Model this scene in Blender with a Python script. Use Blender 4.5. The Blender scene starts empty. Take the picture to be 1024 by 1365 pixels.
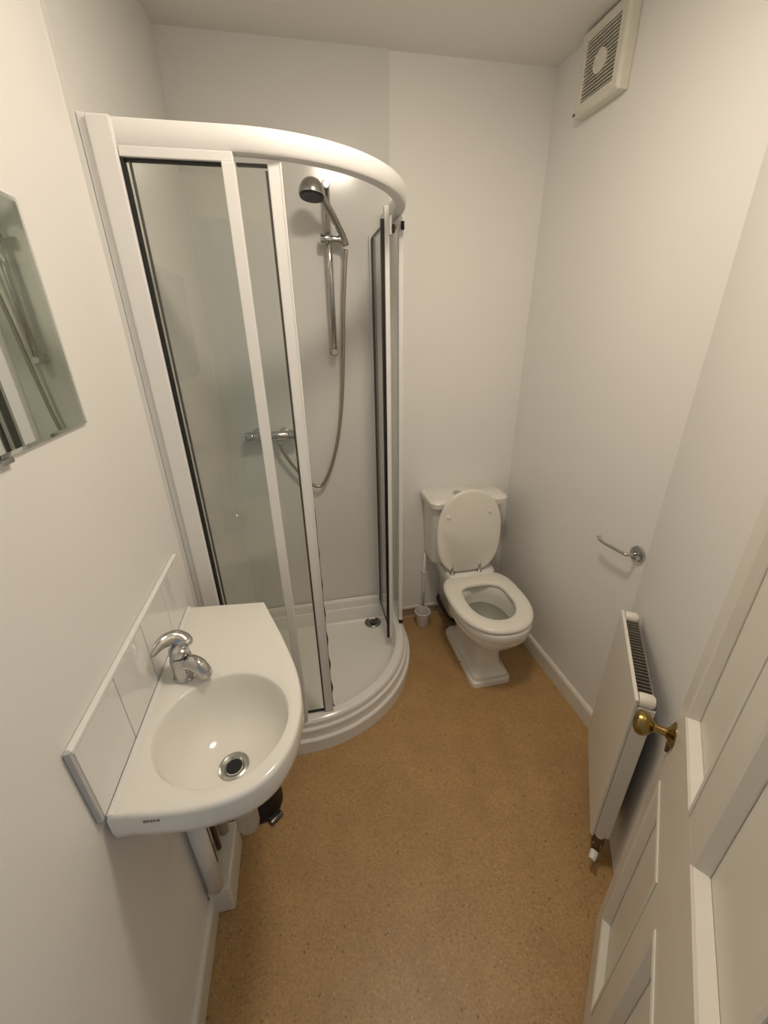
import bpy, bmesh, math, random
from math import sin, cos, pi, radians, sqrt, atan2
from mathutils import Vector, Matrix

# ------------------------------------------------------------------ camera
SC = bpy.context.scene
COL = SC.collection
CAM_Z = 1.57
cam_data = bpy.data.cameras.new('camera')
cam = bpy.data.objects.new('camera', cam_data)
COL.objects.link(cam)
cam_data.sensor_fit = 'HORIZONTAL'
cam_data.sensor_width = 36.0
cam_data.lens = 36.0 * 539.06 / 1024.0
cam_data.clip_start = 0.01
R0 = Vector((0.97989929, -0.1988483, -0.01602292))
D0 = Vector((-0.09637585, -0.40154052, -0.91075623))
F0 = Vector((0.17466848, 0.8939936, -0.41263345))
m = Matrix.Identity(4)
for i in range(3):
    m[i][0] = R0[i]; m[i][1] = -D0[i]; m[i][2] = -F0[i]
m[2][3] = CAM_Z
cam.matrix_world = m
SC.camera = cam

# ------------------------------------------------------------------ light and exposure
SC.view_settings.view_transform = 'Standard'
SC.view_settings.look = 'None'
SC.view_settings.exposure = 0.0
SC.view_settings.gamma = 1.0
SC.view_settings.use_curve_mapping = False
W = bpy.data.worlds.new('world')
SC.world = W
W.use_nodes = True
W.node_tree.nodes['Background'].inputs[0].default_value = (0.80, 0.90, 1.0, 1)
W.node_tree.nodes['Background'].inputs[1].default_value = 0.30
LAMP_POS = (0.32, 0.78)
LAMP_COLOR = (1.0, 0.865, 0.715)
LAMP_STRENGTH = 73.0

# ------------------------------------------------------------------ materials
def mat(name, col, rough=0.5, metal=0.0, spec=0.5, bump=0.0, bscale=200.0, coat=0.0, var=0.0, vscale=6.0):
    M = bpy.data.materials.new(name)
    M.use_nodes = True
    nt = M.node_tree
    b = nt.nodes['Principled BSDF']
    b.inputs['Base Color'].default_value = (*col, 1)
    b.inputs['Roughness'].default_value = rough
    b.inputs['Metallic'].default_value = metal
    b.inputs['Specular IOR Level'].default_value = spec
    b.inputs['Coat Weight'].default_value = coat
    tc = nt.nodes.new('ShaderNodeTexCoord')
    if var > 0:
        n = nt.nodes.new('ShaderNodeTexNoise'); n.inputs['Scale'].default_value = vscale
        n.inputs['Detail'].default_value = 4
        nt.links.new(tc.outputs['Object'], n.inputs['Vector'])
        mx = nt.nodes.new('ShaderNodeMix'); mx.data_type = 'RGBA'
        mx.inputs[6].default_value = (*[c * (1 - var) for c in col], 1)
        mx.inputs[7].default_value = (*[min(1, c * (1 + var)) for c in col], 1)
        nt.links.new(n.outputs['Fac'], mx.inputs[0])
        nt.links.new(mx.outputs[2], b.inputs['Base Color'])
    if bump > 0:
        n = nt.nodes.new('ShaderNodeTexNoise'); n.inputs['Scale'].default_value = bscale
        n.inputs['Detail'].default_value = 3
        nt.links.new(tc.outputs['Object'], n.inputs['Vector'])
        bp = nt.nodes.new('ShaderNodeBump'); bp.inputs['Strength'].default_value = bump
        bp.inputs['Distance'].default_value = 0.002
        nt.links.new(n.outputs['Fac'], bp.inputs['Height'])
        nt.links.new(bp.outputs['Normal'], b.inputs['Normal'])
    return M

def glass_mat(name, tint, refl=1.0):
    M = bpy.data.materials.new(name)
    M.use_nodes = True
    nt = M.node_tree
    for n in list(nt.nodes):
        nt.nodes.remove(n)
    out = nt.nodes.new('ShaderNodeOutputMaterial')
    tr = nt.nodes.new('ShaderNodeBsdfTransparent'); tr.inputs[0].default_value = (*tint, 1)
    gl = nt.nodes.new('ShaderNodeBsdfGlossy'); gl.inputs['Roughness'].default_value = 0.02
    lw = nt.nodes.new('ShaderNodeLayerWeight'); lw.inputs[0].default_value = 0.5
    pw = nt.nodes.new('ShaderNodeMath'); pw.operation = 'POWER'; pw.inputs[1].default_value = 5.0
    nt.links.new(lw.outputs['Facing'], pw.inputs[0])
    fr = nt.nodes.new('ShaderNodeMath'); fr.operation = 'MULTIPLY_ADD'; fr.inputs[1].default_value = 0.96; fr.inputs[2].default_value = 0.04
    nt.links.new(pw.outputs[0], fr.inputs[0])
    mx = nt.nodes.new('ShaderNodeMixShader')
    nt.links.new(fr.outputs[0], mx.inputs[0])
    nt.links.new(tr.outputs[0], mx.inputs[1]); nt.links.new(gl.outputs[0], mx.inputs[2])
    nt.links.new(mx.outputs[0], out.inputs[0])
    return M

M_WALL = mat('wall_paint', (0.86, 0.845, 0.81), 0.55, bump=0.12, bscale=260, var=0.015, vscale=3)
M_CEIL = mat('ceiling_paint', (0.84, 0.825, 0.78), 0.8, bump=0.1, bscale=200)
M_BOARD = mat('shower_board', (0.76, 0.755, 0.725), 0.15, spec=0.5, var=0.01, vscale=2)
M_GLOSSW = mat('gloss_white_paint', (0.80, 0.77, 0.70), 0.28, bump=0.05, bscale=60, var=0.03, vscale=14)
M_DOOR = mat('door_paint', (0.78, 0.74, 0.66), 0.30, bump=0.06, bscale=50, var=0.03, vscale=9)
M_CERAMIC = mat('white_ceramic', (0.84, 0.82, 0.76), 0.10, coat=0.3)
M_SEAT = mat('seat_white', (0.84, 0.81, 0.73), 0.22)
M_PLASTIC = mat('white_plastic', (0.82, 0.81, 0.78), 0.30)
M_FRAME = mat('white_frame', (0.83, 0.82, 0.80), 0.42)
M_ACRYLIC = mat('tray_acrylic', (0.86, 0.845, 0.80), 0.18)
M_CHROME = mat('chrome', (0.54, 0.54, 0.53), 0.13, metal=1.0)
M_DULLCH = mat('worn_chrome', (0.45, 0.45, 0.43), 0.25, metal=1.0)
M_DKCH = mat('dark_chrome', (0.20, 0.20, 0.18), 0.3, metal=1.0)
M_HOSE = mat('hose_metal', (0.42, 0.38, 0.32), 0.35, metal=0.9)
M_BRASS = mat('aged_brass', (0.30, 0.215, 0.075), 0.26, metal=1.0, var=0.25, vscale=60)
M_DKBRASS = mat('valve_brass', (0.16, 0.11, 0.05), 0.45, metal=0.7)
M_COPPER = mat('copper', (0.13, 0.075, 0.045), 0.45, metal=0.6)
M_BLACK = mat('black_plastic', (0.006, 0.006, 0.007), 0.35)
M_RUBBER = mat('black_rubber', (0.012, 0.011, 0.010), 0.6)
M_GREY = mat('dark_grey', (0.07, 0.065, 0.055), 0.5)
M_FIN = mat('fin_grey', (0.20, 0.185, 0.15), 0.5)
M_TILE = mat('white_tile', (0.82, 0.81, 0.78), 0.07, coat=0.2)
M_STRIP = mat('grey_strip', (.50, .50, .49), .4)
M_GROUT = mat('grout', (0.55, 0.52, 0.46), 0.8)
M_RADI = mat('radiator_enamel', (0.80, 0.76, 0.68), 0.30)
M_FAN = mat('fan_plastic', (0.74, 0.71, 0.62), 0.4)
M_SKIRT = mat('skirting_paint', (0.78, 0.74, 0.65), 0.3, var=0.04, vscale=12)
M_COVE = mat('vinyl_cove', (0.40, 0.29, 0.17), 0.5, var=0.05, vscale=20)
M_WATER = mat('pan_water', (0.36, 0.37, 0.31), 0.03)
M_GLASS = glass_mat('shower_glass', (0.955, 0.968, 0.95))
M_CUP = mat('frosted_plastic', (0.70, 0.69, 0.66), 0.25)
M_MIRROR = mat('mirror_silver', (0.78, 0.82, 0.79), 0.01, metal=1.0)
M_MIREDGE = mat('mirror_edge', (0.25, 0.33, 0.29), 0.15)
M_LAMP = bpy.data.materials.new('lamp_glow'); M_LAMP.use_nodes = True
_b = M_LAMP.node_tree.nodes['Principled BSDF']
_b.inputs['Emission Color'].default_value = (*LAMP_COLOR, 1)
_b.inputs['Emission Strength'].default_value = LAMP_STRENGTH

def floor_mat():
    M = bpy.data.materials.new('speckled_vinyl'); M.use_nodes = True
    nt = M.node_tree; b = nt.nodes['Principled BSDF']; L = nt.links
    b.inputs['Roughness'].default_value = 0.42
    tc = nt.nodes.new('ShaderNodeTexCoord')
    def noise(s, d=4):
        n = nt.nodes.new('ShaderNodeTexNoise'); n.inputs['Scale'].default_value = s; n.inputs['Detail'].default_value = d
        L.new(tc.outputs['Object'], n.inputs['Vector']); return n
    def ramp(src, p0, p1, c0, c1):
        r = nt.nodes.new('ShaderNodeValToRGB'); L.new(src, r.inputs[0])
        r.color_ramp.elements[0].position = p0; r.color_ramp.elements[1].position = p1
        r.color_ramp.elements[0].color = c0; r.color_ramp.elements[1].color = c1; return r
    base = ramp(noise(9).outputs['Fac'], 0.3, 0.7, (0.42, 0.256, 0.107, 1), (0.48, 0.300, 0.130, 1))
    fine = ramp(noise(170, 2).outputs['Fac'], 0.36, 0.66, (0.86, 0.85, 0.82, 1), (1.10, 1.09, 1.07, 1))
    mul = nt.nodes.new('ShaderNodeMix'); mul.data_type = 'RGBA'; mul.blend_type = 'MULTIPLY'
    mul.inputs[0].default_value = 1
    L.new(base.outputs[0], mul.inputs[6]); L.new(fine.outputs[0], mul.inputs[7])
    last = mul.outputs[2]
    for s, thr, col in ((75, 0.16, (0.20, 0.105, 0.045, 1)), (60, 0.11, (0.66, 0.46, 0.27, 1)), (24, 0.055, (0.05, 0.03, 0.015, 1))):
        v = nt.nodes.new('ShaderNodeTexVoronoi'); v.inputs['Scale'].default_value = s
        L.new(tc.outputs['Object'], v.inputs['Vector'])
        r = ramp(v.outputs['Distance'], thr, thr + 0.06, (0.5, 0.5, 0.5, 1), (0, 0, 0, 1))
        mx = nt.nodes.new('ShaderNodeMix'); mx.data_type = 'RGBA'
        L.new(r.outputs[0], mx.inputs[0]); L.new(last, mx.inputs[6]); mx.inputs[7].default_value = col
        last = mx.outputs[2]
    L.new(last, b.inputs['Base Color'])
    return M
M_FLOOR = floor_mat()

# ------------------------------------------------------------------ builders
ROOT = {}          # object name -> world matrix of the thing it belongs to
def _link(name, verts, faces, material, parent=None, smooth=False, bevel=0.0, seg=2, sub=0, local=False):
    me = bpy.data.meshes.new(name)
    o = bpy.data.objects.new(name, me)
    COL.objects.link(o)
    vs = [Vector(v) for v in verts]
    if parent is not None:
        Mx = ROOT[parent.name]
        if not local:
            inv = Mx.inverted(); vs = [inv @ v for v in vs]
        o.parent = parent
        ROOT[o.name] = Mx
    else:
        xs = [v.x for v in vs]; ys = [v.y for v in vs]; zs = [v.z for v in vs]
        org = Vector(((min(xs) + max(xs)) / 2, (min(ys) + max(ys)) / 2, min(zs)))
        vs = [v - org for v in vs]
        o.location = org
        ROOT[o.name] = Matrix.Translation(org)
    me.from_pydata([tuple(v) for v in vs], [], faces)
    me.update()
    bm = bmesh.new(); bm.from_mesh(me)
    bmesh.ops.recalc_face_normals(bm, faces=bm.faces)
    for f in bm.faces: f.smooth = smooth
    bm.to_mesh(me); bm.free()
    me.materials.append(material)
    if bevel > 0:
        md = o.modifiers.new('bevel', 'BEVEL'); md.width = bevel; md.segments = seg; md.limit_method = 'ANGLE'
        md.angle_limit = radians(35)
    if sub:
        md = o.modifiers.new('subdivision', 'SUBSURF'); md.levels = sub; md.render_levels = sub
    return o

def thing(name, label, cat, loc=(0, 0, 0), rotz=0.0, group=None):
    o = bpy.data.objects.new(name, None)
    COL.objects.link(o)
    o.empty_display_size = 0.05
    o.location = loc; o.rotation_euler = (0, 0, rotz)
    o['label'] = label; o['category'] = cat
    if group: o['group'] = group
    ROOT[o.name] = Matrix.Translation(Vector(loc)) @ Matrix.Rotation(rotz, 4, 'Z')
    return o
def tag(o, label, cat, group=None):
    o['label'] = label; o['category'] = cat
    if group: o['group'] = group
    return o
def structure(o):
    o['kind'] = 'structure'; return o

def bx_data(x0, x1, y0, y1, z0, z1):
    v = [(x0, y0, z0), (x1, y0, z0), (x1, y1, z0), (x0, y1, z0), (x0, y0, z1), (x1, y0, z1), (x1, y1, z1), (x0, y1, z1)]
    f = [(0, 3, 2, 1), (4, 5, 6, 7), (0, 1, 5, 4), (1, 2, 6, 5), (2, 3, 7, 6), (3, 0, 4, 7)]
    return v, f
def box(name, x0, x1, y0, y1, z0, z1, material, parent=None, bevel=0.0, local=False, seg=2):
    v, f = bx_data(x0, x1, y0, y1, z0, z1)
    return _link(name, v, f, material, parent, bevel=bevel, local=local, seg=seg)
def merge(parts):
    V, F = [], []
    for v, f in parts:
        n = len(V); V += list(v); F += [tuple(i + n for i in q) for q in f]
    return V, F
def prism_data(outline, z0, z1):
    n = len(outline)
    v = [(x, y, z0) for x, y in outline] + [(x, y, z1) for x, y in outline]
    f = [tuple(range(n))[::-1], tuple(range(n, 2 * n))] + [(i, (i + 1) % n, n + (i + 1) % n, n + i) for i in range(n)]
    return v, f
def prism(name, outline, z0, z1, material, parent=None, bevel=0.0, smooth=False, local=False):
    v, f = prism_data(outline, z0, z1)
    return _link(name, v, f, material, parent, bevel=bevel, smooth=smooth, local=local)
def loft_data(rings, cap0=True, cap1=True, closed=True):
    n = len(rings[0]); V = [p for r in rings for p in r]; F = []
    for k in range(len(rings) - 1):
        for i in range(n if closed else n - 1):
            j = (i + 1) % n
            F.append((k * n + i, k * n + j, (k + 1) * n + j, (k + 1) * n + i))
    if cap0: F.append(tuple(range(n))[::-1])
    if cap1: F.append(tuple(range((len(rings) - 1) * n, len(rings) * n)))
    return V, F
def loft(name, rings, material, parent=None, cap0=True, cap1=True, smooth=True, bevel=0, sub=0, local=False):
    v, f = loft_data(rings, cap0, cap1)
    return _link(name, v, f, material, parent, smooth=smooth, bevel=bevel, sub=sub, local=local)
def frame_of(d):
    d = d.normalized()
    a = Vector((0, 0, 1)) if abs(d.z) < 0.9 else Vector((1, 0, 0))
    u = d.cross(a).normalized(); w = d.cross(u).normalized()
    return u, w
def lathe_data(profile, origin, axis=(0, 0, 1), seg=32):
    """profile: list of (radius, distance along the axis)"""
    o = Vector(origin); d = Vector(axis).normalized(); u, w = frame_of(d)
    rings = []
    for r, t in profile:
        rings.append([o + d * t + (u * cos(2 * pi * i / seg) + w * sin(2 * pi * i / seg)) * max(r, 1e-5) for i in range(seg)])
    return loft_data(rings)
def lathe(name, profile, origin, material, parent=None, axis=(0, 0, 1), seg=32, smooth=True, local=False, bevel=0):
    v, f = lathe_data(profile, origin, axis, seg)
    o = _link(name, v, f, material, parent, smooth=smooth, local=local, bevel=bevel)
    sharpen(o); return o
def sharpen(o, ang=40):
    me = o.data
    bm = bmesh.new(); bm.from_mesh(me)
    for e in bm.edges:
        if len(e.link_faces) == 2 and e.calc_face_angle(0) > radians(ang): e.smooth = False
    bm.to_mesh(me); bm.free()
def catmull(pts, n=8):
    P = [Vector(p) for p in pts]; P = [P[0] * 2 - P[1]] + P + [P[-1] * 2 - P[-2]]
    out = []
    for i in range(1, len(P) - 2):
        for k in range(n):
            t = k / n; a, b, c, d = P[i - 1], P[i], P[i + 1], P[i + 2]
            out.append(0.5 * ((2 * b) + (c - a) * t + (2 * a - 5 * b + 4 * c - d) * t * t + (3 * b - a - 3 * c + d) * t ** 3))
    out.append(P[-2]); return out
def tube_data(pts, rad, seg=12, flat=1.0):
    P = [Vector(p) for p in pts]; n = len(P)
    rr = rad if isinstance(rad, (list, tuple)) else [rad] * n
    rings = []; u = None
    for i in range(n):
        d = (P[min(i + 1, n - 1)] - P[max(i - 1, 0)]).normalized()
        if u is None: u, w = frame_of(d)
        else:
            u = (u - d * u.dot(d)).normalized(); w = d.cross(u)
        rings.append([P[i] + (u * cos(2 * pi * k / seg) + w * sin(2 * pi * k / seg) * flat) * rr[i] for k in range(seg)])
    return loft_data(rings)
def tube(name, pts, rad, material, parent=None, seg=12, flat=1.0, local=False):
    v, f = tube_data(pts, rad, seg, flat)
    return _link(name, v, f, material, parent, smooth=True, local=local)
def sweep_data(path, sections):
    """path: list of (x, y, nx, ny) plan points with outward normal; sections: list of (offset, z) closed loop"""
    rings = [[(x + nx * o, y + ny * o, z) for o, z in sections] for x, y, nx, ny in path]
    return loft_data(rings)
def sweep(name, path, sections, material, parent=None, bevel=0.0, smooth=True):
    v, f = sweep_data(path, sections)
    o = _link(name, v, f, material, parent, smooth=smooth, bevel=bevel); sharpen(o); return o

# ------------------------------------------------------------------ room
CEIL = 2.448
BACK = 1.89
XL = -0.40
KX, KY = 1.085, 0.975            # corner between the right wall and the canted wall
XR_BACK = 1.062
CANT = radians(31.2)
ct = Vector((sin(CANT), cos(CANT), 0)); cn = Vector((-cos(CANT), sin(CANT), 0))   # along / into the room
K = Vector((KX, KY, 0))
CLEN = 1.12
Q = K - ct * CLEN                # near end of the canted wall
structure(prism('floor', [(-0.60, -0.5), (1.3, -0.5), (1.3, 2.05), (-0.60, 2.05)], -0.08, 0.0, M_FLOOR))
structure(prism('ceiling', [(-0.60, -0.3), (1.3, -0.3), (1.3, 2.05), (-0.60, 2.05)], CEIL, CEIL + 0.08, M_CEIL))
structure(box('wall_left', XL - 0.1, XL, -0.3, 1.165, 0.0, CEIL, M_WALL))
structure(prism('wall_shower', [(-0.391, 1.165), (-0.344, BACK), (-0.5, BACK), (-0.5, 1.165)], 0.0, CEIL, M_BOARD))
structure(prism('wall_back', [(-0.55, BACK), (XR_BACK + 0.1, BACK), (XR_BACK + 0.1, BACK + 0.1), (-0.55, BACK + 0.1)], 0, CEIL, M_WALL))
structure(box('trim_1', -0.345, 0.412, BACK - 0.008, BACK + 0.001, 0.0, CEIL, M_BOARD))
structure(prism('wall_right', [(KX, KY), (XR_BACK, BACK + 0.001), (XR_BACK + 0.1, BACK + 0.001), (KX + 0.1, KY)], 0, CEIL, M_WALL))
structure(prism('wall_diagonal', [(KX, KY), (Q.x, Q.y), (Q.x + 0.085, Q.y - 0.05), (KX + 0.1, KY - 0.05)], 0, CEIL, M_WALL))
# doorway wall beside the hinge, and over the door
structure(box('wall_front', 0.285, Q.x + 0.09, -0.10, 0.012, 0, CEIL, M_WALL))
structure(box('wall_front_lintel', XL - 0.02, 0.285, -0.14, -0.04, 2.06, CEIL, M_WALL))
structure(box('trim_2', 0.255, 0.285, -0.10, 0.005, 0, 2.06, M_GLOSSW, bevel=0.003))

# skirtings
def skirting(name, p0, p1, h=0.085, t=0.016):
    p0 = Vector((p0[0], p0[1], 0)); p1 = Vector((p1[0], p1[1], 0)); d = (p1 - p0).normalized(); n = Vector((-d.y, d.x, 0))
    sec = [(0, 0), (t, 0), (t, h - 0.012), (t * 0.75, h - 0.004), (t * 0.35, h), (0, h)]
    rings = [[p + n * o + Vector((0, 0, z)) for o, z in sec] for p in (p0, p1)]
    return structure(loft(name, rings, M_SKIRT, smooth=False))
skirting('baseboard_left', (XL, 0.69), (XL, -0.04))
skirting('baseboard_right', (KX, KY), (XR_BACK, BACK))
structure(loft('baseboard_back', [[(x, BACK, 0), (x, BACK - 0.018, 0), (x, BACK - 0.008, 0.012), (x, BACK - 0.006, 0.055), (x, BACK, 0.06)]
          for x in (0.42, XR_BACK - 0.005)], M_COVE, smooth=False))
structure(box('trim_3', 0.425, XR_BACK - 0.01, BACK - 0.012, BACK, 0.056, 0.072, M_SKIRT, bevel=0.003))

# ------------------------------------------------------------------ shower tray
AX, AY, AR = -0.095, 1.675, 0.505        # centre and radius of the quadrant curve
TX0F, TX0B, TYB = -0.389, -0.346, 1.879
def tray_outline(off):
    wall = max(0.0, -off) * 0.75
    r = AR + off
    pts = []
    def lx(y): return TX0F + (TX0B - TX0F) * (y - 1.17) / (TYB - 1.17) + 0.003 + wall
    yf = AY - r
    for k in range(5):
        t = k / 4; pts.append((lx(yf) + (AX - lx(yf)) * t, yf))
    for k in range(1, 33):
        a = -pi / 2 + (pi / 2) * k / 32; pts.append((AX + r * cos(a), AY + r * sin(a)))
    for k in range(1, 5): pts.append((AX + r, AY + (TYB - wall - AY) * k / 4))
    for k in range(1, 7):
        x1 = lx(TYB); pts.append((AX + r + (x1 - AX - r) * k / 6, TYB - wall))
    for k in range(1, 6):
        y = TYB - wall + (yf - (TYB - wall)) * k / 6; pts.append((lx(y), y))
    return pts
tray = thing('shower_tray', 'white quadrant shower tray with stepped curved front on the floor', 'shower tray', (0, 1.5, 0))
prof = [(.030, 0), (.030, .060), (.027, .064), (.016, .064), (.016, .106), (.013, .110), (.004, .110), (.004, .134), (-.002, .142), (-.008, .145),
        (-.034, .145), (-.042, .141), (-.050, .120), (-.064, .076), (-.080, .068), (-.12, .066)]
o = loft('basin', [[(x, y, z) for x, y in tray_outline(of)] for of, z in prof], M_ACRYLIC, tray); sharpen(o, 25)
o = loft('upstand', [[(x, TYB - 0.003, .14), (x, TYB - .022, .14), (x, TYB - .020, .184), (x, TYB - .012, .194), (x, TYB - .003, .196)] for x in (-0.325, 0.375)], M_ACRYLIC, tray, smooth=False)
dr = lathe('drain', [(0.0, .0665), (.043, .0665), (.045, .070), (.040, .074), (.034, .0735), (.032, .070), (0.0, .070)], (.276, 1.797, 0), M_DKCH, tray)
lathe('drain_grid', [(0.0, .0702), (.020, .0702), (.020, .0755), (.012, .077), (0, .077)], (.276, 1.797, 0), M_GREY, dr)

# ------------------------------------------------------------------ shower enclosure
ZR = 1.975
enc = thing('shower_enclosure', 'white framed curved corner shower enclosure with sliding glass doors', 'shower enclosure', (0, 1.5, .145))
def rail_path(off=0.0, x0=-0.372, y1=1.872, n=40):
    r = AR - 0.005 + off; p = []
    for k in range(4): p.append((x0 + (AX - x0) * k / 4, AY - r, 0, -1))
    for k in range(n + 1):
        a = -pi / 2 + (pi / 2) * k / n; p.append((AX + r * cos(a), AY + r * sin(a), cos(a), sin(a)))
    for k in range(1, 4): p.append((AX + r, AY + (y1 - AY) * k / 3, 1, 0))
    return p
RP = rail_path()
sweep('top_rail', RP, [(0.0, ZR - .046), (0.004, ZR - .041), (0.004, ZR - .006), (0.0, ZR), (-.030, ZR), (-.034, ZR - .006), (-.034, ZR - .041), (-.030, ZR - .046)], M_FRAME, enc)
# posts on the walls
box('wall_post', -.372, -.325, 1.162, 1.205, .146, ZR, M_FRAME, enc, bevel=.004)
box('wall_channel', -.390, -.373, 1.172, 1.200, .146, ZR + .004, M_FRAME, enc, bevel=.003)
box('wall_post', .388, .432, 1.842, 1.872, .146, ZR, M_FRAME, enc, bevel=.004)
box('wall_channel', .392, .428, 1.8725, 1.8805, .146, ZR, M_FRAME, enc, bevel=.002)
# left fixed pane: stile, head, sill, glass, gaskets
fx = box('fixed_pane', -.324, -.120, 1.180, 1.185, .165, ZR - .066, M_GLASS, enc)
box('head_bar', -.324, -.095, 1.168, 1.190, ZR - .066, ZR - .0475, M_FRAME, fx, bevel=.002)
box('sill_bar', -.324, -.095, 1.170, 1.192, .146, .166, M_FRAME, fx, bevel=.002)
box('stile', -.121, -.093, 1.164, 1.190, .166, ZR - .0665, M_FRAME, fx, bevel=.002)
box('gasket', -.3245, -.3185, 1.169, 1.189, .166, ZR - .0665, M_RUBBER, fx)
box('gasket', -.3105, -.3075, 1.176, 1.188, .166, ZR - .0665, M_GREY, fx)
box('gasket', -.3185, -.121, 1.175, 1.187, ZR - .071, ZR - .0662, M_RUBBER, fx)
# right fixed pane along the far side
fx = box('fixed_pane', .404, .409, 1.690, 1.842, .165, ZR - .066, M_GLASS, enc)
box('head_bar', .395, .415, 1.668, 1.842, ZR - .066, ZR - .0475, M_FRAME, fx, bevel=.002)
box('sill_bar', .395, .415, 1.690, 1.842, .146, .166, M_FRAME, fx, bevel=.002)
box('stile', .396, .414, 1.664, 1.690, .166, ZR - .0665, M_FRAME, fx, bevel=.002)
box('end_cap', .397, .415, 1.662, 1.688, .1465, .164, M_RUBBER, fx)
# left sliding door, pushed back behind the fixed pane
dp = []
for k in range(14):
    x = -.218 + (.001 + .218) * k / 13
    if x < AX: dp.append((x, 1.2045, 0, -1))
    else:
        a = -pi / 2 + math.asin((x - AX) / (AR - .035)); dp.append((AX + (AR - .035) * cos(a), AY + (AR - .035) * sin(a), cos(a), sin(a)))
ld = sweep('sliding_door', dp, [(.0025, .170), (.0025, ZR - .063), (-.0025, ZR - .063), (-.0025, .170)], M_GLASS, enc)
box('leading_stile', -.024, .007, 1.196, 1.222, .150, ZR - .052, M_FRAME, ld, bevel=.003)
box('edge_bead', .003, .0085, 1.1945, 1.199, .152, ZR - .054, M_FRAME, ld, bevel=.001)
box('edge_gasket', -.0295, -.0242, 1.200, 1.212, .155, ZR - .070, M_GREY, ld)
box('bottom_gasket', -.110, -.0245, 1.204, 1.212, .1495, .155, M_RUBBER, ld)
box('head_gasket', -.092, -.0245, 1.200, 1.212, ZR - .0625, ZR - .0575, M_GREY, ld)
seal = []
for i in range(60):
    z = .165 + (1.05 - .165) * i / 59
    amp = .0045 * max(0, sin(2 * pi * (z - .165) / .118)) * (1 - (z - .165) / .95)
    seal.append(z); 
rings = [[(.0072, 1.203, z), (.0102 + .0062 * max(0.0, sin(2 * pi * z / .122)) * (1.1 - z), 1.200, z), (.0102 + .0062 * max(0.0, sin(2 * pi * z / .122)) * (1.1 - z), 1.204, z), (.0072, 1.207, z)] for z in seal]
loft('magnetic_seal', rings, M_BLACK, ld, smooth=False)
box('upper_seal', .0072, .0092, 1.2035, 1.207, 1.051, ZR - .063, M_GREY, ld)
# right sliding door, pushed back and swung in off its lower track
rd = box('sliding_door', .330, .335, 1.590, 1.858, .165, 1.890, M_GLASS, enc)
box('leading_stile', .326, .342, 1.572, 1.592, .146, 1.935, M_FRAME, rd, bevel=.002)
box('leading_seal', .314, .326, 1.576, 1.590, .140, 1.900, M_BLACK, rd)
box('trailing_stile', .322, .340, 1.852, 1.866, .175, 1.902, M_FRAME, rd, bevel=.002)
box('trailing_gasket', .327, .342, 1.830, 1.852, .175, 1.888, M_GREY, rd)
box('head_gasket', .329, .338, 1.592, 1.852, 1.888, 1.895, M_GREY, rd)
box('sill_gasket', .329, .338, 1.592, 1.852, .158, .166, M_GREY, rd)
rb = lathe('roller', [(0, 0), (.011, 0), (.013, .003), (.013, .010), (.009, .013), (0, .013)], (.352, 1.586, 1.875), M_GREY, rd, axis=(1, 0, 0), seg=20)
box('roller_bracket', .342, .352, 1.576, 1.600, 1.855, 1.915, M_CHROME, rd, bevel=.002)
lathe('roller', [(0, 0), (.013, 0), (.013, .012), (0, .012)], (.398, 1.640, 1.895), M_BLACK, enc, axis=(.95, -.3, 0), seg=20)

# ------------------------------------------------------------------ shower fittings
BW = BACK - .008                                    # face of the shower board on the back wall
rl = thing('shower_riser_rail', 'chrome vertical shower rail on the shower back wall', 'shower rail', (.165, BW, 1.47))
tube('rail', [(.158, BW - .045, 1.470), (.164, BW - .045, 2.062)], .0125, M_CHROME, rl, 16)
for z, x in ((1.485, .158), (2.050, .164)):
    b = lathe('bracket', [(0, 0), (.016, 0), (.017, .004), (.014, .030), (.014, .058), (.011, .064), (0, .064)], (x, BW, z), M_CHROME, rl, axis=(0, -1, 0), seg=20)
sl = lathe('slider', [(0, 0), (.017, 0), (.019, .004), (.019, .040), (.016, .046), (.013, .047), (.013, .068), (.016, .070), (.016, .088), (0, .090)], (.130, BW - .050, 1.884), M_CHROME, rl, axis=(1, 0, -.02), seg=24)
hs = thing('hand_shower', 'grey chrome hand shower with dark round face held on the rail slider', 'shower head', (.2, BW - .06, 1.86))
tube('handle', catmull([(.226, BW - .055, 1.862), (.216, BW - .062, 1.890), (.190, BW - .085, 1.930), (.160, BW - .112, 1.970), (.135, BW - .132, 2.002)], 5), [.0125] * 10 + [.0135] * 11, M_DULLCH, hs, 14)
hd = lathe('head', [(0, .012), (.012, .011), (.026, .004), (.037, -.008), (.043, -.022), (.045, -.036), (.044, -.041), (0, -.041)], (.108, BW - .150, 2.030), M_DULLCH, hs, axis=(.10, .13, 1), seg=32)
lathe('spray_face', [(0, -.0412), (.042, -.0412), (.040, -.047), (.020, -.048), (0, -.048)], (.108, BW - .150, 2.030), M_BLACK, hd, axis=(.10, .13, 1), seg=32)
v_ = thing('shower_mixer', 'chrome bar shower mixer valve low on the shower back wall', 'shower mixer', (-.14, BW, 1.12))
lathe('body', [(0, 0), (.019, 0), (.0205, .003), (.0205, .146), (.019, .149), (0, .149)], (-.218, BW - .052, 1.146), M_CHROME, v_, axis=(1, 0, 0), seg=24)
for x0, ax in ((-.220, -1), (-.067, 1)):
    lathe('control_knob', [(0, 0), (.0225, 0), (.0235, .003), (.0225, .030), (.018, .034), (0, .034)], (x0, BW - .052, 1.146), M_CHROME, v_, axis=(ax, 0, 0), seg=20)
for x in (-.205, -.085):
    lathe('wall_flange', [(0, 0), (.026, 0), (.024, .008), (.014, .012), (.014, .035), (0, .035)], (x, BW, 1.146), M_CHROME, v_, axis=(0, -1, 0), seg=24)
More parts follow.
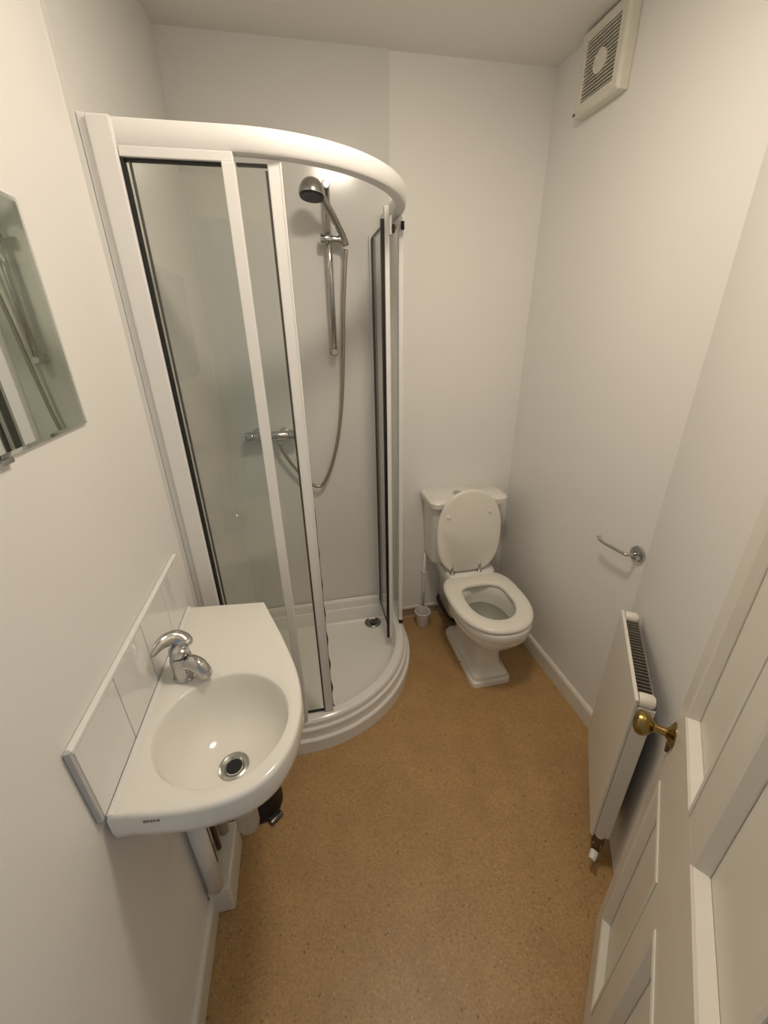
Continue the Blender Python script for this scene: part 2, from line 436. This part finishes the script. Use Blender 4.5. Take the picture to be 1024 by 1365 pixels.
lathe('outlet', [(0, 0), (.010, 0), (.012, .018), (0, .02)], (-.112, BW - .052, 1.127), M_CHROME, v_, axis=(0, 0, -1), seg=16)
hp = catmull([(-.112, BW - .052, 1.1065), (-.100, BW - .050, 1.070), (-.060, BW - .045, .995), (-.005, BW - .040, .918), (.040, BW - .038, .888), (.072, BW - .036, .905),
              (.112, BW - .034, .985), (.150, BW - .034, 1.110), (.176, BW - .036, 1.260), (.192, BW - .040, 1.430), (.204, BW - .046, 1.620), (.216, BW - .052, 1.760), (.226, BW - .055, 1.850)], 8)
tag(tube('shower_hose', hp, .0075, M_HOSE, None, 10), 'grey metal shower hose looping from the mixer up to the slider', 'hose')

# ------------------------------------------------------------------ splashback and basin
sp = thing('tiled_splashback', 'row of four white square tiles with white edge trim on the left wall', 'splashback', (XL, .795, .83))
box('backing', XL + .0005, XL + .003, .493, 1.091, .830, .992, M_GROUT, sp)
for k in range(4):
    box('tile', XL + .003, XL + .0105, .4955 + .149 * k, .4955 + .149 * k + .1465, .8305, .9895, M_TILE, sp, bevel=.0012)
box('trim_strip', XL + .001, XL + .0125, .490, 1.0925, .9912, 1.001, M_PLASTIC, sp, bevel=.0025)
box('end_strip', XL + .001, XL + .0105, .486, .4945, .830, 1.001, M_STRIP, sp, bevel=.0015)

box('sealant', XL + .0106, XL + .022, .495, 1.074, .8225, .8312, M_PLASTIC, sp, bevel=.002)

bs = thing('wash_basin', 'white ceramic wall basin with round bowl at the left wall', 'basin', (-.3, .8, .67))
BZ = .83
BS = .961
outline = [(-.388, .512), (-.388, 1.118), (-.174, 1.095)]
curve = catmull([(-.174, 1.095, 0), (-.152, 1.032, 0), (-.128, .965, 0), (-.108, .905, 0), (-.085, .830, 0), (-.069, .758, 0), (-.064, .680, 0), (-.074, .620, 0), (-.092, .574, 0), (-.126, .530, 0), (-.178, .503, 0), (-.254, .495, 0), (-.330, .502, 0), (-.388, .512, 0)], 8)
outline += [(p.x, p.y) for p in curve[1:-1]]
outline = [(max(x * BS, -.3888) if x > -.387 else -.3888, y * BS) for x, y in outline]
BC = Vector((-.233 * BS, .668 * BS)); BRX, BRY = .137 * BS, .136 * BS
def ray_out(a):
    d = Vector((cos(a), sin(a))); best = None
    n = len(outline)
    for i in range(n):
        p = Vector(outline[i]); q = Vector(outline[(i + 1) % n]); e = q - p
        den = d.x * e.y - d.y * e.x
        if abs(den) < 1e-9: continue
        w = p - BC
        t = (w.x * e.y - w.y * e.x) / den; s = (w.x * d.y - w.y * d.x) / den
        if t > 0 and -1e-6 <= s <= 1 + 1e-6 and (best is None or t < best): best = t
    return best
angs = sorted([2 * pi * k / 120 for k in range(120)] + [atan2(y - BC.y, x - BC.x) % (2 * pi) for x, y in outline[:3]])
ring_defs = []
bowl = [(.10, .700), (.25, .701), (.45, .707), (.62, .718), (.76, .734), (.87, .758), (.94, .785), (.98, .812), (1.0, .8235), (1.015, .828), (1.03, .830)]
def pt(a, rb=None, t=None, z=0, inset=0):
    d = Vector((cos(a), sin(a)))
    r1 = 1 / sqrt((d.x / BRX) ** 2 + (d.y / BRY) ** 2)
    ro = ray_out(a)
    if rb is not None: r = min(r1 * rb, ro - .006)
    else: r = (r1 * 1.03) + (ro - inset - r1 * 1.03) * t
    return (BC.x + d.x * r, BC.y + d.y * r, z)
rings = [[pt(a, rb=s, z=z) for a in angs] for s, z in bowl]
for t, ins, z in ((.5, .008, BZ), (1, .010, BZ), (1, .005, BZ - .0008), (1, .0015, BZ - .004), (1, 0, BZ - .010), (1, 0, BZ - .045), (1, .004, BZ - .062), (1, .014, BZ - .072), (.75, .02, BZ - .078)):
    rings.append([pt(a, t=t, z=z, inset=ins) for a in angs])
for s, z in ((1.02, .730), (.85, .702), (.6, .690), (.2, .685)):
    rings.append([pt(a, rb=s, z=z) for a in angs])
o = loft('bowl', rings, M_CERAMIC, bs); sharpen(o, 50)
wd = lathe('waste_drain', [(.0, .698), (.029, .698), (.032, .702), (.032, .7045), (.027, .706), (.022, .7035), (.019, .7005), (0, .7005)], (-.221, .634, .0), M_DULLCH, bs)
lathe('plug_hole', [(0, .7007), (.017, .7007), (.017, .702), (0, .702)], (-.221, .634, 0), M_BLACK, wd)
# small grey maker's mark on the front rim
mk = []
for k, w in enumerate((.004, .003, .0035, .003, .004)):
    x = -.331 + .0056 * k; y = .4832 - .0056 * k * .11
    mk.append(bx_data(x, x + w, y - .0012, y + .004, BZ - .017, BZ - .013))
v, f = merge(mk); o = _link('maker_mark', v, f, M_FIN, bs); o['label'] = 'small grey printed mark'

tp = thing('mixer_tap', 'chrome single lever mixer tap on the white basin', 'tap', (-.330, .795, BZ))
TB = Vector((-.330, .795, BZ))
lathe('body', [(0, 0), (.027, 0), (.027, .004), (.0240, .007), (.0235, .030), (.0245, .052), (.0225, .060), (.016, .064), (0, .065)], TB, M_CHROME, tp, seg=32)
sd = Vector((.88, -.47, 0)).normalized()
tube('spout', catmull([TB + Vector((0, 0, .040)) + sd * .004, TB + Vector((0, 0, .047)) + sd * .026, TB + Vector((0, 0, .043)) + sd * .046, TB + Vector((0, 0, .030)) + sd * .058, TB + Vector((0, 0, .018)) + sd * .061], 5),
     [.0185] * 6 + [.0180] * 6 + [.0170] * 5 + [.0155] * 4, M_CHROME, tp, 18)
lathe('lever_cap', [(0, .0655), (.020, .0655), (.0225, .072), (.0205, .083), (.012, .089), (0, .090)], TB, M_CHROME, tp, seg=28)
h0 = TB + Vector((0, 0, .084))
tube('lever', catmull([h0 + Vector((.016, .006, -.004)), h0 + Vector((.008, .018, .006)), h0 + Vector((-.010, .018, .016)), h0 + Vector((-.030, -.002, .020)), h0 + Vector((-.046, -.034, .010))], 6),
     [.013, .015, .0165, .0175, .018, .018] + [.018] * 6 + [.0175, .017, .0165, .016, .0155, .0145] + [.0135, .012, .0105, .009, .0075, .006, .003], M_CHROME, tp, 18, flat=.55)

# things below the basin
trp = thing('bottle_trap', 'cream plastic bottle trap hanging under the basin bowl', 'trap', (-.221, .634, .48))
lathe('tailpiece', [(0, .56), (.017, .56), (.017, .684), (0, .684)], (-.221, .634, 0), M_PLASTIC, trp, seg=20)
lathe('bottle', [(0, .480), (.016, .481), (.024, .488), (.026, .497), (.026, .545), (.029, .548), (.029, .562), (.020, .568), (0, .568)], (-.221, .634, 0), mat('cream_plastic', (.48, .40, .31), .5), trp, seg=28)
tube('outlet_pipe', catmull([(-.226, .64, .535), (-.300, .665, .535), (-.355, .69, .53), (-.372, .695, .515), (-.373, .700, .48)], 5), .0165, M_PLASTIC, trp, 14)
tag(tube('waste_pipe', [(-.373, .702, .121), (-.373, .702, .30), (-.373, .702, .478)], .0215, M_PLASTIC, None, 20), 'white plastic waste pipe standing on the floor box at the left wall', 'pipe')
pb = thing('pipe_boxing', 'small white painted boxing over pipes on the floor below the basin', 'boxing', (-.365, .78, 0))
v, f = bx_data(XL + .002, -.336, .690, .872, 0, .1195)
_link('casing', v, f, M_SKIRT, pb, bevel=.006)
for dy, x in ((.765, -.385), (.800, -.380)):
    tag(tube('supply_pipe', catmull([(x, dy, .122), (x, dy, .30), (x + .01, dy, .55), (x + .03, dy, .74)], 5), .0075, M_COPPER, None, 10),
        'dark copper supply pipe %s under the basin' % ('nearer the white waste pipe' if dy < .78 else 'farther from the white waste pipe'), 'pipe', None)
tag(tube('supply_conduit', [(-.372, .845, .122), (-.372, .845, .40), (-.372, .845, .745)], .014, mat('cream_conduit', (.55, .48, .36), .5), None, 14), 'cream vertical conduit behind the copper pipes under the basin', 'pipe')
bn = thing('pedal_bin', 'small black pedal bin on the floor behind the basin trap', 'bin', (-.282, .985, 0))
lathe('body', [(0, 0), (.074, 0), (.076, .004), (.076, .022), (.074, .025), (.076, .17), (.074, .176), (0, .176)], (-.282, .985, 0), M_BLACK, bn, seg=40)
lathe('lid', [(0, .1765), (.075, .1765), (.077, .180), (.070, .192), (.040, .202), (0, .205)], (-.282, .985, 0), M_BLACK, bn, seg=40)
pd = Vector((.62, -.78, 0)); pq = Vector((.78, .62, 0)); pc = Vector((-.282, .985, 0)) + pd * .074
vv = [pc + pq * s * .024 + pd * e + Vector((0, 0, z)) for z in (.008, .016) for s, e in ((-1, -.004), (1, -.004), (1, .026), (-1, .026))]
_link('pedal', vv, [(0, 3, 2, 1), (4, 5, 6, 7), (0, 1, 5, 4), (1, 2, 6, 5), (2, 3, 7, 6), (3, 0, 4, 7)], M_BLACK, bn, bevel=.002)
vv = [pc + pq * s * .022 + pd * e + Vector((0, 0, z)) for z in (.0162, .0182) for s, e in ((-1, .017), (1, .017), (1, .022), (-1, .022))]
_link('pedal_glint', vv, [(0, 3, 2, 1), (4, 5, 6, 7), (0, 1, 5, 4), (1, 2, 6, 5), (2, 3, 7, 6), (3, 0, 4, 7)], M_CHROME, bn)  # thin chrome strip standing in for the white reflection on the pedal

# ------------------------------------------------------------------ mirror
mr = thing('mirror', 'frameless rectangular mirror hung on the left wall beside the shower', 'mirror', (XL, .65, 1.42))
MX = XL + .001
v = []
for x, i in ((MX, 0), (MX + .004, 0), (MX + .0047, .006)):
    v += [(x, .48 + i, 1.420 + i), (x, .852 - i, 1.420 + i), (x, .852 - i, 1.760 - i), (x, .48 + i, 1.760 - i)]
f = [(0, 1, 2, 3)] + [(a + k, a + (k + 1) % 4, a + 4 + (k + 1) % 4, a + 4 + k) for a in (0, 4) for k in range(4)] + [(8, 9, 10, 11)]
_link('glass', v, f, M_MIRROR, mr)
for y in (.845,):
    pass
box('bottom_clip', XL + .0005, XL + .008, .60, .625, 1.412, 1.4195, M_CHROME, mr, bevel=.001)
box('edge_band', XL + .0006, XL + .0045, .8522, .8536, 1.420, 1.760, M_MIREDGE, mr)

# ------------------------------------------------------------------ toilet
TX = .768
to = thing('toilet', 'white ceramic close coupled toilet with lid raised in the back corner', 'toilet', (TX, 1.55, 0))
def se(cx, cy, hx, hy, n, z, N=56):
    r = []
    for k in range(N):
        a = 2 * pi * k / N; c, s = cos(a), sin(a)
        r.append((cx + hx * abs(c) ** (2 / n) * (1 if c >= 0 else -1), cy + hy * abs(s) ** (2 / n) * (1 if s >= 0 else -1), z))
    return r
secs = [(1.505, .100, .205, 12, 0), (1.505, .100, .205, 12, .022), (1.505, .098, .203, 12, .026), (1.507, .092, .196, 10, .028), (1.507, .090, .194, 10, .045), (1.508, .082, .185, 8, .052),
        (1.508, .074, .172, 6, .062), (1.505, .068, .160, 5, .085), (1.500, .065, .153, 4.5, .130), (1.495, .067, .155, 4, .180), (1.485, .080, .172, 3.4, .215), (1.468, .104, .196, 2.8, .248), (1.450, .132, .214, 2.5, .280),
        (1.440, .150, .222, 2.4, .305), (1.436, .157, .226, 2.3, .318), (1.435, .163, .231, 2.3, .322), (1.433, .166, .236, 2.3, .338), (1.432, .164, .234, 2.3, .344), (1.430, .167, .238, 2.3, .352),
        (1.430, .171, .241, 2.3, .375), (1.430, .171, .241, 2.3, .392), (1.430, .168, .238, 2.3, .398), (1.428, .160, .230, 2.3, .400), (1.410, .120, .160, 2.1, .400), (1.408, .114, .152, 2.1, .392), (1.408, .112, .150, 2.1, .350),
        (1.410, .108, .144, 2.1, .300), (1.420, .092, .120, 2.1, .240), (1.430, .066, .086, 2, .190), (1.435, .05, .06, 2, .150)]
o = loft('pan', [se(TX, cy, hx, hy, n, z) for cy, hx, hy, n, z in secs], M_CERAMIC, to); sharpen(o, 48)
loft('water', [se(TX, 1.411, .1085, .145, 2.1, z) for z in (.300, .303)], M_WATER, to)
loft('pan_shelf', [se(TX, 1.745, .095, .110, 8, .150), se(TX, 1.740, .100, .115, 8, .300), se(TX, 1.735, .125, .125, 7, .370), se(TX, 1.735, .130, .126, 7, .425), se(TX, 1.735, .127, .123, 7, .432)], M_CERAMIC, to)
def seat_shape(cy, hx, hyf, hyb, z, N=64, nn=2.25, clip=None, dx=0):
    r = []
    for k in range(N):
        a = 2 * pi * k / N; c, s = cos(a), sin(a); hy = hyb if s > 0 else hyf
        n = 3.5 if s > 0 else nn
        x = hx * abs(c) ** (2 / n) * (1 if c >= 0 else -1); y = cy + hy * abs(s) ** (2 / n) * (1 if s >= 0 else -1)
        if clip is not None: y = min(y, clip)
        r.append((TX + x + dx, y, z))
    return r
SY = 1.432
TX -= .003
st = [seat_shape(SY, .172, .232, .205, .401, clip=1.622), seat_shape(SY, .180, .240, .212, .405, clip=1.625), seat_shape(SY, .181, .241, .213, .414, clip=1.626), seat_shape(SY, .176, .236, .209, .422, clip=1.622), seat_shape(SY, .166, .226, .200, .4255, clip=1.615),
      seat_shape(1.408, .116, .148, .140, .4255, nn=2.1), seat_shape(1.408, .108, .139, .132, .421, nn=2.1), seat_shape(1.408, .106, .136, .129, .412, nn=2.1), seat_shape(1.408, .110, .140, .133, .401, nn=2.1)]
st.append(st[0])
TX += .003
loft('seat', st, M_SEAT, to, cap0=False, cap1=False)
# the raised lid leans back against the cistern
def lid_ring(hx, h0, h1, off):
    r = []
    for k in range(64):
        a = 2 * pi * k / 64; c, s = cos(a), sin(a)
        n = 2.2 if s > 0 else 2.6
        x = hx * abs(c) ** (2 / n) * (1 if c >= 0 else -1)
        hh = (h1 if s > 0 else h0)
        w = .225 + hh * abs(s) ** (2 / n) * (1 if s >= 0 else -1)
        w = max(w, .022)
        r.append((TX - .018 + x, 1.648 + w * .085 - off, .425 + w))
    return r
la = [(.150, .205, .205, .018), (.160, .213, .212, .0165), (.166, .218, .217, .012), (.167, .219, .218, .006), (.163, .216, .215, 0.0), (.150, .205, .203, -.003)]
loft('lid', [lid_ring(*q) for q in la], M_SEAT, to)
for dx, w in ((-.112, .318), (.098, .330)):
    c = Vector((TX - .018 + dx, 1.648 + w * .085 - .018, .425 + w))
    lathe('buffer', [(0, 0), (.009, 0), (.008, .006), (.004, .008), (0, .008)], c, M_SEAT, to, axis=(0, -1, .085), seg=16)
for dx in (-.085, .060):
    hg = tube('hinge', [(TX - .018 + dx, 1.636, .424), (TX - .018 + dx, 1.634, .445), (TX - .018 + dx, 1.636, .492)], [.008, .0075, .006], M_CHROME, to, 12)
    lathe('hinge_foot', [(0, 0), (.013, 0), (.013, .010), (.009, .014), (0, .014)], (TX - .018 + dx, 1.634, .4262), M_CHROME, hg, seg=16)
# cistern
def rr(x0, x1, y0, y1, r, z, n=5):
    p = []
    for cx, cy, a0 in ((x1 - r, y0 + r, -pi / 2), (x1 - r, y1 - .004, 0), (x0 + r, y1 - .004, pi / 2), (x0 + r, y0 + r, pi)):
        rad = r if cy < y1 - .01 else .004
        ccx = cx if rad == r else (x1 - .004 if cx > (x0 + x1) / 2 else x0 + .004)
        for k in range(n + 1):
            a = a0 + (pi / 2) * k / n; p.append((ccx + rad * cos(a), cy + rad * sin(a), z))
    return p
CY1 = BACK - .002
o = loft('cistern', [rr(.604, .932, 1.737, CY1, .05, .436), rr(.594, .942, 1.726, CY1, .05, .446), rr(.586, .948, 1.719, CY1, .045, .60), rr(.582, .952, 1.713, CY1, .04, .764)], M_CERAMIC, to); sharpen(o, 35)
o = loft('cistern_lid', [rr(.574, .960, 1.704, CY1, .042, .765), rr(.565, .969, 1.694, CY1, .045, .771), rr(.563, .971, 1.692, CY1, .045, .796), rr(.568, .966, 1.697, CY1, .042, .802), rr(.580, .954, 1.709, CY1 - .008, .035, .804), rr(.586, .948, 1.715, CY1 - .012, .033, .809)], M_CERAMIC, to)
sharpen(o, 35)
lathe('flush_button', [(0, 0), (.022, 0), (.022, .004), (.018, .007), (0, .0075)], (.728, 1.79, .8091), M_CHROME, to, seg=24)
tube('soil_connector', [(.726, 1.690, .125), (.722, 1.78, .115), (.720, 1.868, .115)], [.046, .050, .050], M_RUBBER, to, 20)
lathe('fixing_screw', [(0, 0), (.006, 0), (.005, .003), (0, .003)], (TX - .0985, 1.46, .016), M_GREY, to, axis=(-1, 0, 0), seg=12)
tag(tube('supply_pipe', [(.590, BACK - .022, .0), (.590, BACK - .022, .25), (.592, BACK - .024, .4355)], .0075, M_PLASTIC, None, 12), 'thin white water pipe rising from floor to the toilet cistern', 'pipe')
box('pipe_clip', .580, .600, BACK - .032, BACK - .001, .305, .318, M_PLASTIC, bpy.data.objects[[o.name for o in bpy.data.objects if o.name.startswith('supply_pipe')][-1]], bevel=.002)
# brush holder cup
ch = thing('brush_holder', 'empty white plastic brush holder on the floor beside the toilet', 'brush holder', (.568, 1.800, 0))
lathe('cup', [(0, 0), (.032, 0), (.034, .003), (.043, .088), (.046, .090), (.046, .094), (.041, .095), (.039, .090), (.030, .008), (0, .006)], (.568, 1.800, 0), M_CUP, ch, seg=32)
tube('clip', catmull([(.568, 1.841, .070), (.568, 1.850, .105), (.568, 1.846, .118)], 4), .004, M_CUP, ch, 8)

# ------------------------------------------------------------------ extractor fan on the right wall
wr = (Vector((XR_BACK, BACK, 0)) - K).normalized()       # along the right wall, away from the camera
wn = Vector((-wr.y, wr.x, 0))                             # into the room
ang_r = atan2(wr.y, wr.x)
FC = K + wr * (1.585 - KY)
fan = thing('extractor_fan', 'square cream extractor fan with louvred grille high on the right wall', 'fan', (FC.x, FC.y, 2.225), ang_r)
# local axes: x along the wall (deeper), y into the room, z up
def fr_box(h, d0, d1, zc, k0, k1):
    v = []
    for d, h_ in ((d0, h), (d1, h - .006)):
        v += [(-h_, d, zc - h_), (h_, d, zc - h_), (h_, d, zc + h_), (-h_, d, zc + h_)]
    return v
h = .108; zc = .108
v = [(-h, .001, zc - h), (h, .001, zc - h), (h, .001, zc + h), (-h, .001, zc + h)]
v += [(-h, .032, zc - h), (h, .032, zc - h), (h, .032, zc + h), (-h, .032, zc + h)]
g = h - .008; v += [(-g, .040, zc - g), (g, .040, zc - g), (g, .040, zc + g), (-g, .040, zc + g)]
g = .076; v += [(-g, .040, zc - g), (g, .040, zc - g), (g, .040, zc + g), (-g, .040, zc + g)]
v += [(-g, .022, zc - g), (g, .022, zc - g), (g, .022, zc + g), (-g, .022, zc + g)]
f = [(0, 1, 2, 3)] + [(a + k, a + (k + 1) % 4, a + 4 + (k + 1) % 4, a + 4 + k) for a in (0, 4, 8, 12) for k in range(4)] + [(16, 17, 18, 19)]
_link('housing', v, f, M_FAN, fan, local=True, bevel=.002)
box('grille_backing', -.0755, .0755, .0222, .0235, zc - .0755, zc + .0755, M_RUBBER, fan, local=True)
sv, sf = bx_data(-.0755, .0755, .026, .037, -.0016, .0016)
first = None
for k in range(16):
    z = zc - .0755 + .0047 + .1 * 0 + k * .00944
    o = box('slat', -.0755, .0755, .0255, .0375, z - .0011, z + .0011, M_FAN, fan, local=True)
lathe('centre_disc', [(0, .030), (.029, .030), (.030, .036), (.029, .040), (0, .041)], (0, 0, zc), M_FAN, fan, axis=(0, 1, 0), seg=36, local=True)
box('indicator', .094, .100, .0401, .043, .006, .014, M_GREY, fan, local=True)

# ------------------------------------------------------------------ toilet roll holder
RC = K + wr * (1.007 - KY)
rh = thing('toilet_roll_holder', 'empty chrome toilet roll holder arm on the right wall', 'roll holder', (RC.x, RC.y, .83), ang_r)
lathe('rose', [(0, .001), (.027, .001), (.0285, .004), (.027, .011), (.020, .014), (0, .014)], (0, 0, .025), M_CHROME, rh, axis=(0, 1, 0), seg=32, local=True)
tube('arm', catmull([(0, .012, .025), (0, .034, .025), (.004, .046, .025), (.018, .051, .025), (.060, .051, .022), (.105, .051, .018), (.128, .051, .022), (.136, .051, .034)], 5), .0058, M_CHROME, rh, 12, local=True)

# ------------------------------------------------------------------ radiator on the canted wall
RA = radians(35)
rt = Vector((sin(RA), cos(RA), 0)); rn = Vector((-cos(RA), sin(RA), 0))
RCn = Vector((1.06, .985, 0)) + rn * .030 - rt * .115       # far end of the front face
rad = thing('radiator', 'white panel radiator with convector fins on the diagonal wall', 'radiator', (RCn.x, RCn.y, .132), atan2(-rt.y, -rt.x))
# local: +x runs towards the camera along the wall, +y ... towards the wall (checked), z up
ly = 1 if (Matrix.Rotation(atan2(-rt.y, -rt.x), 4, 'Z') @ Vector((0, 1, 0))).dot(rn) < 0 else -1
RL, RH = .386, .583
def rbox(name, x0, x1, d0, d1, z0, z1, m_, parent, bevel=0):
    ya, yb = sorted((ly * d0, ly * d1))
    return box(name, x0, x1, ya, yb, z0, z1, m_, parent, bevel=bevel, local=True)
rbox('front_panel', 0, RL, 0, .010, 0, RH, M_RADI, rad, .003)
rbox('side_panel', .0, .006, .0105, .050, .010, RH - .024, M_RADI, rad, .002)
rbox('side_panel', RL - .006, RL, .0105, .050, .010, RH - .024, M_RADI, rad, .002)
rbox('back_panel', .006, RL - .006, .046, .050, .02, RH - .012, M_FIN, rad)
for k in range(24):
    x = .042 + k * (RL - .084) / 23
    rbox('fin', x - .0012, x + .0012, .0115, .0455, .03, RH - .010, M_FIN, rad)
for x, n_ in ((.018, 'far'), (RL - .018, 'near')):
    lathe('end_boss', [(0, 0), (.016, 0), (.018, .004), (.018, .030), (.014, .036), (0, .037)], (x, ly * .011, RH - .012), M_RADI, rad, axis=(0, ly, 0), seg=24, local=True)
# bleed valve, tail and lockshield valve at the near bottom corner
lathe('bleed_valve', [(0, 0), (.007, 0), (.007, .010), (.004, .011), (.004, .016), (0, .016)], (RL + .0005, ly * .03, RH - .034), M_DULLCH, rad, axis=(1, 0, 0), seg=14, local=True)
vl = lathe('valve', [(0, -.075), (.011, -.075), (.013, -.070), (.013, -.040), (.017, -.036), (.017, -.010), (.013, -.005), (.012, .010), (0, .012)], (RL - .012, ly * .028, -.008), M_DKBRASS, rad, seg=18, local=True)
lathe('valve_cap', [(0, 0), (.011, 0), (.012, .003), (.010, .026), (0, .028)], (RL + .004, ly * .024, -.062), M_PLASTIC, vl, axis=(.9, -.3 * ly, -.25), seg=18, local=True)
lathe('valve_nut', [(0, 0), (.0125, 0), (.0125, .014), (0, .014)], (RL - .012, ly * .028, -.030), M_CHROME, vl, axis=(1, -.2 * ly, 0), seg=6, local=True, smooth=False)
lathe('valve_collar', [(0, 0), (.012, 0), (.013, .006), (.012, .014), (0, .014)], (RL - .012, ly * .028, -.004), M_PLASTIC, vl, seg=18, local=True)
tube('tail_pipe', [(RL - .012, ly * .028, -.074), (RL - .012, ly * .028, -.131)], .0078, M_COPPER, rad, 12, local=True)
rbox('foot_plate', -.004, .014, .002, .012, .055, .065, M_DKBRASS, rad)

# ------------------------------------------------------------------ open door
DA = radians(44.5)
DW, DH, DT = .610, 1.960, .034
dt_ = Vector((sin(DA), cos(DA), 0)); dn = Vector((-cos(DA), sin(DA), 0))
E0 = Vector((.695, .454, .010))
dr_ = bpy.data.objects.new('door_1', None); COL.objects.link(dr_)
dang = atan2(-dt_.y, -dt_.x)
dr_.location = E0; dr_.rotation_euler = (0, 0, dang); dr_['kind'] = 'structure'
ROOT[dr_.name] = Matrix.Translation(E0) @ Matrix.Rotation(dang, 4, 'Z')
dy = 1 if (Matrix.Rotation(dang, 4, 'Z') @ Vector((0, 1, 0))).dot(dn) > 0 else -1     # local y towards the room
def dbox(name, x0, x1, d0, d1, z0, z1, m_, parent, bevel=0):
    ya, yb = sorted((dy * d0, dy * d1))
    return box(name, x0, x1, ya, yb, z0, z1, m_, parent, bevel=bevel, local=True)
P1a, P1b, P2a, P2b = .060, .262, .330, .548
Z1a, Z1b, Z2a, Z2b = .130, .700, .885, 1.850
dbox('stile', 0, P1a, -DT, 0, 0, DH, M_DOOR, dr_, .002)
dbox('stile', P2b, DW, -DT, 0, 0, DH, M_DOOR, dr_, .002)
dbox('bottom_rail', P1a, P2b, -DT, 0, 0, Z1a, M_DOOR, dr_, .0005)
dbox('lock_rail', P1a, P2b, -DT, 0, Z1b, Z2a, M_DOOR, dr_, .0005)
dbox('top_rail', P1a, P2b, -DT, 0, Z2b, DH, M_DOOR, dr_, .0005)
for za, zb in ((Z1a, Z1b), (Z2a, Z2b)):
    dbox('muntin', P1b, P2a, -DT, 0, za, zb, M_DOOR, dr_, .0005)
    for xa, xb in ((P1a, P1b), (P2a, P2b)):
        dbox('panel', xa, xb, -DT + .008, -.016, za, zb, M_DOOR, dr_)
        # sloped moulding frame around the panel
        def ring(i, d): return [(xa + i, dy * d, za + i), (xb - i, dy * d, za + i), (xb - i, dy * d, zb - i), (xa + i, dy * d, zb - i)]
        rg = [ring(.0005, -.0155), ring(.0005, .0015), ring(.005, .003), ring(.010, .000), ring(.019, -.0135), ring(.019, -.0155)]
        v = [p for r in rg for p in r]
        f = [(a * 4 + k, a * 4 + (k + 1) % 4, ((a + 1) % 6) * 4 + (k + 1) % 4, ((a + 1) % 6) * 4 + k) for a in range(6) for k in range(4)]
        _link('panel_moulding', v, f, M_DOOR, dr_, local=True)
kz = .80; kx = .028
kb = lathe('door_knob', [(0, 0), (.0195, 0), (.0205, .003), (.014, .007), (.009, .012), (.0085, .024), (.0105, .034), (.019, .040), (.0245, .047), (.0260, .055), (.0235, .063), (.015, .068), (0, .070)], (kx, dy * .002, kz), M_BRASS, dr_, axis=(0, dy, 0), seg=36, local=True)
kb['label'] = 'oval aged brass knob'
lathe('knob_rose', [(0, 0), (.026, 0), (.026, .002), (.020, .006), (0, .0065)], (kx, dy * .0003, kz), M_BRASS, kb, axis=(0, dy, 0), seg=32, local=True)
esc = [(kx + x, z) for x, z in ((-.008, kz - .022), (.008, kz - .022), (.009, kz - .034), (.004, kz - .047), (0, kz - .052), (-.004, kz - .047), (-.009, kz - .034))]
n = len(esc); v = [(x, dy * .0003, z) for x, z in esc] + [(x, dy * .0055, z) for x, z in esc]
f = [tuple(range(n)), tuple(range(n, 2 * n))] + [(i, (i + 1) % n, n + (i + 1) % n, n + i) for i in range(n)]
_link('keyhole_cover', v, f, M_DKBRASS, kb, local=True, bevel=.001)
for z in (.22, 1.74):
    lathe('hinge', [(0, 0), (.006, 0), (.006, .075), (0, .075)], (DW + .004, dy * .004, z), M_BRASS, dr_, seg=12, local=True)

# ------------------------------------------------------------------ ceiling lamp (above the frame)
lp = thing('ceiling_lamp', 'round white disc ceiling lamp fixed flush to the ceiling', 'lamp', (LAMP_POS[0], LAMP_POS[1], CEIL - .048))
lathe('base_plate', [(0, CEIL - .030), (.118, CEIL - .030), (.120, CEIL - .034), (.124, CEIL - .036), (.130, CEIL - .033), (.132, CEIL - .001), (0, CEIL - .001)], (*LAMP_POS, 0), M_PLASTIC, lp, seg=40)
lathe('diffuser', [(0, CEIL - .048), (.060, CEIL - .0475), (.110, CEIL - .046), (.117, CEIL - .042), (.117, CEIL - .031), (0, CEIL - .031)], (*LAMP_POS, 0), M_LAMP, lp, seg=40)
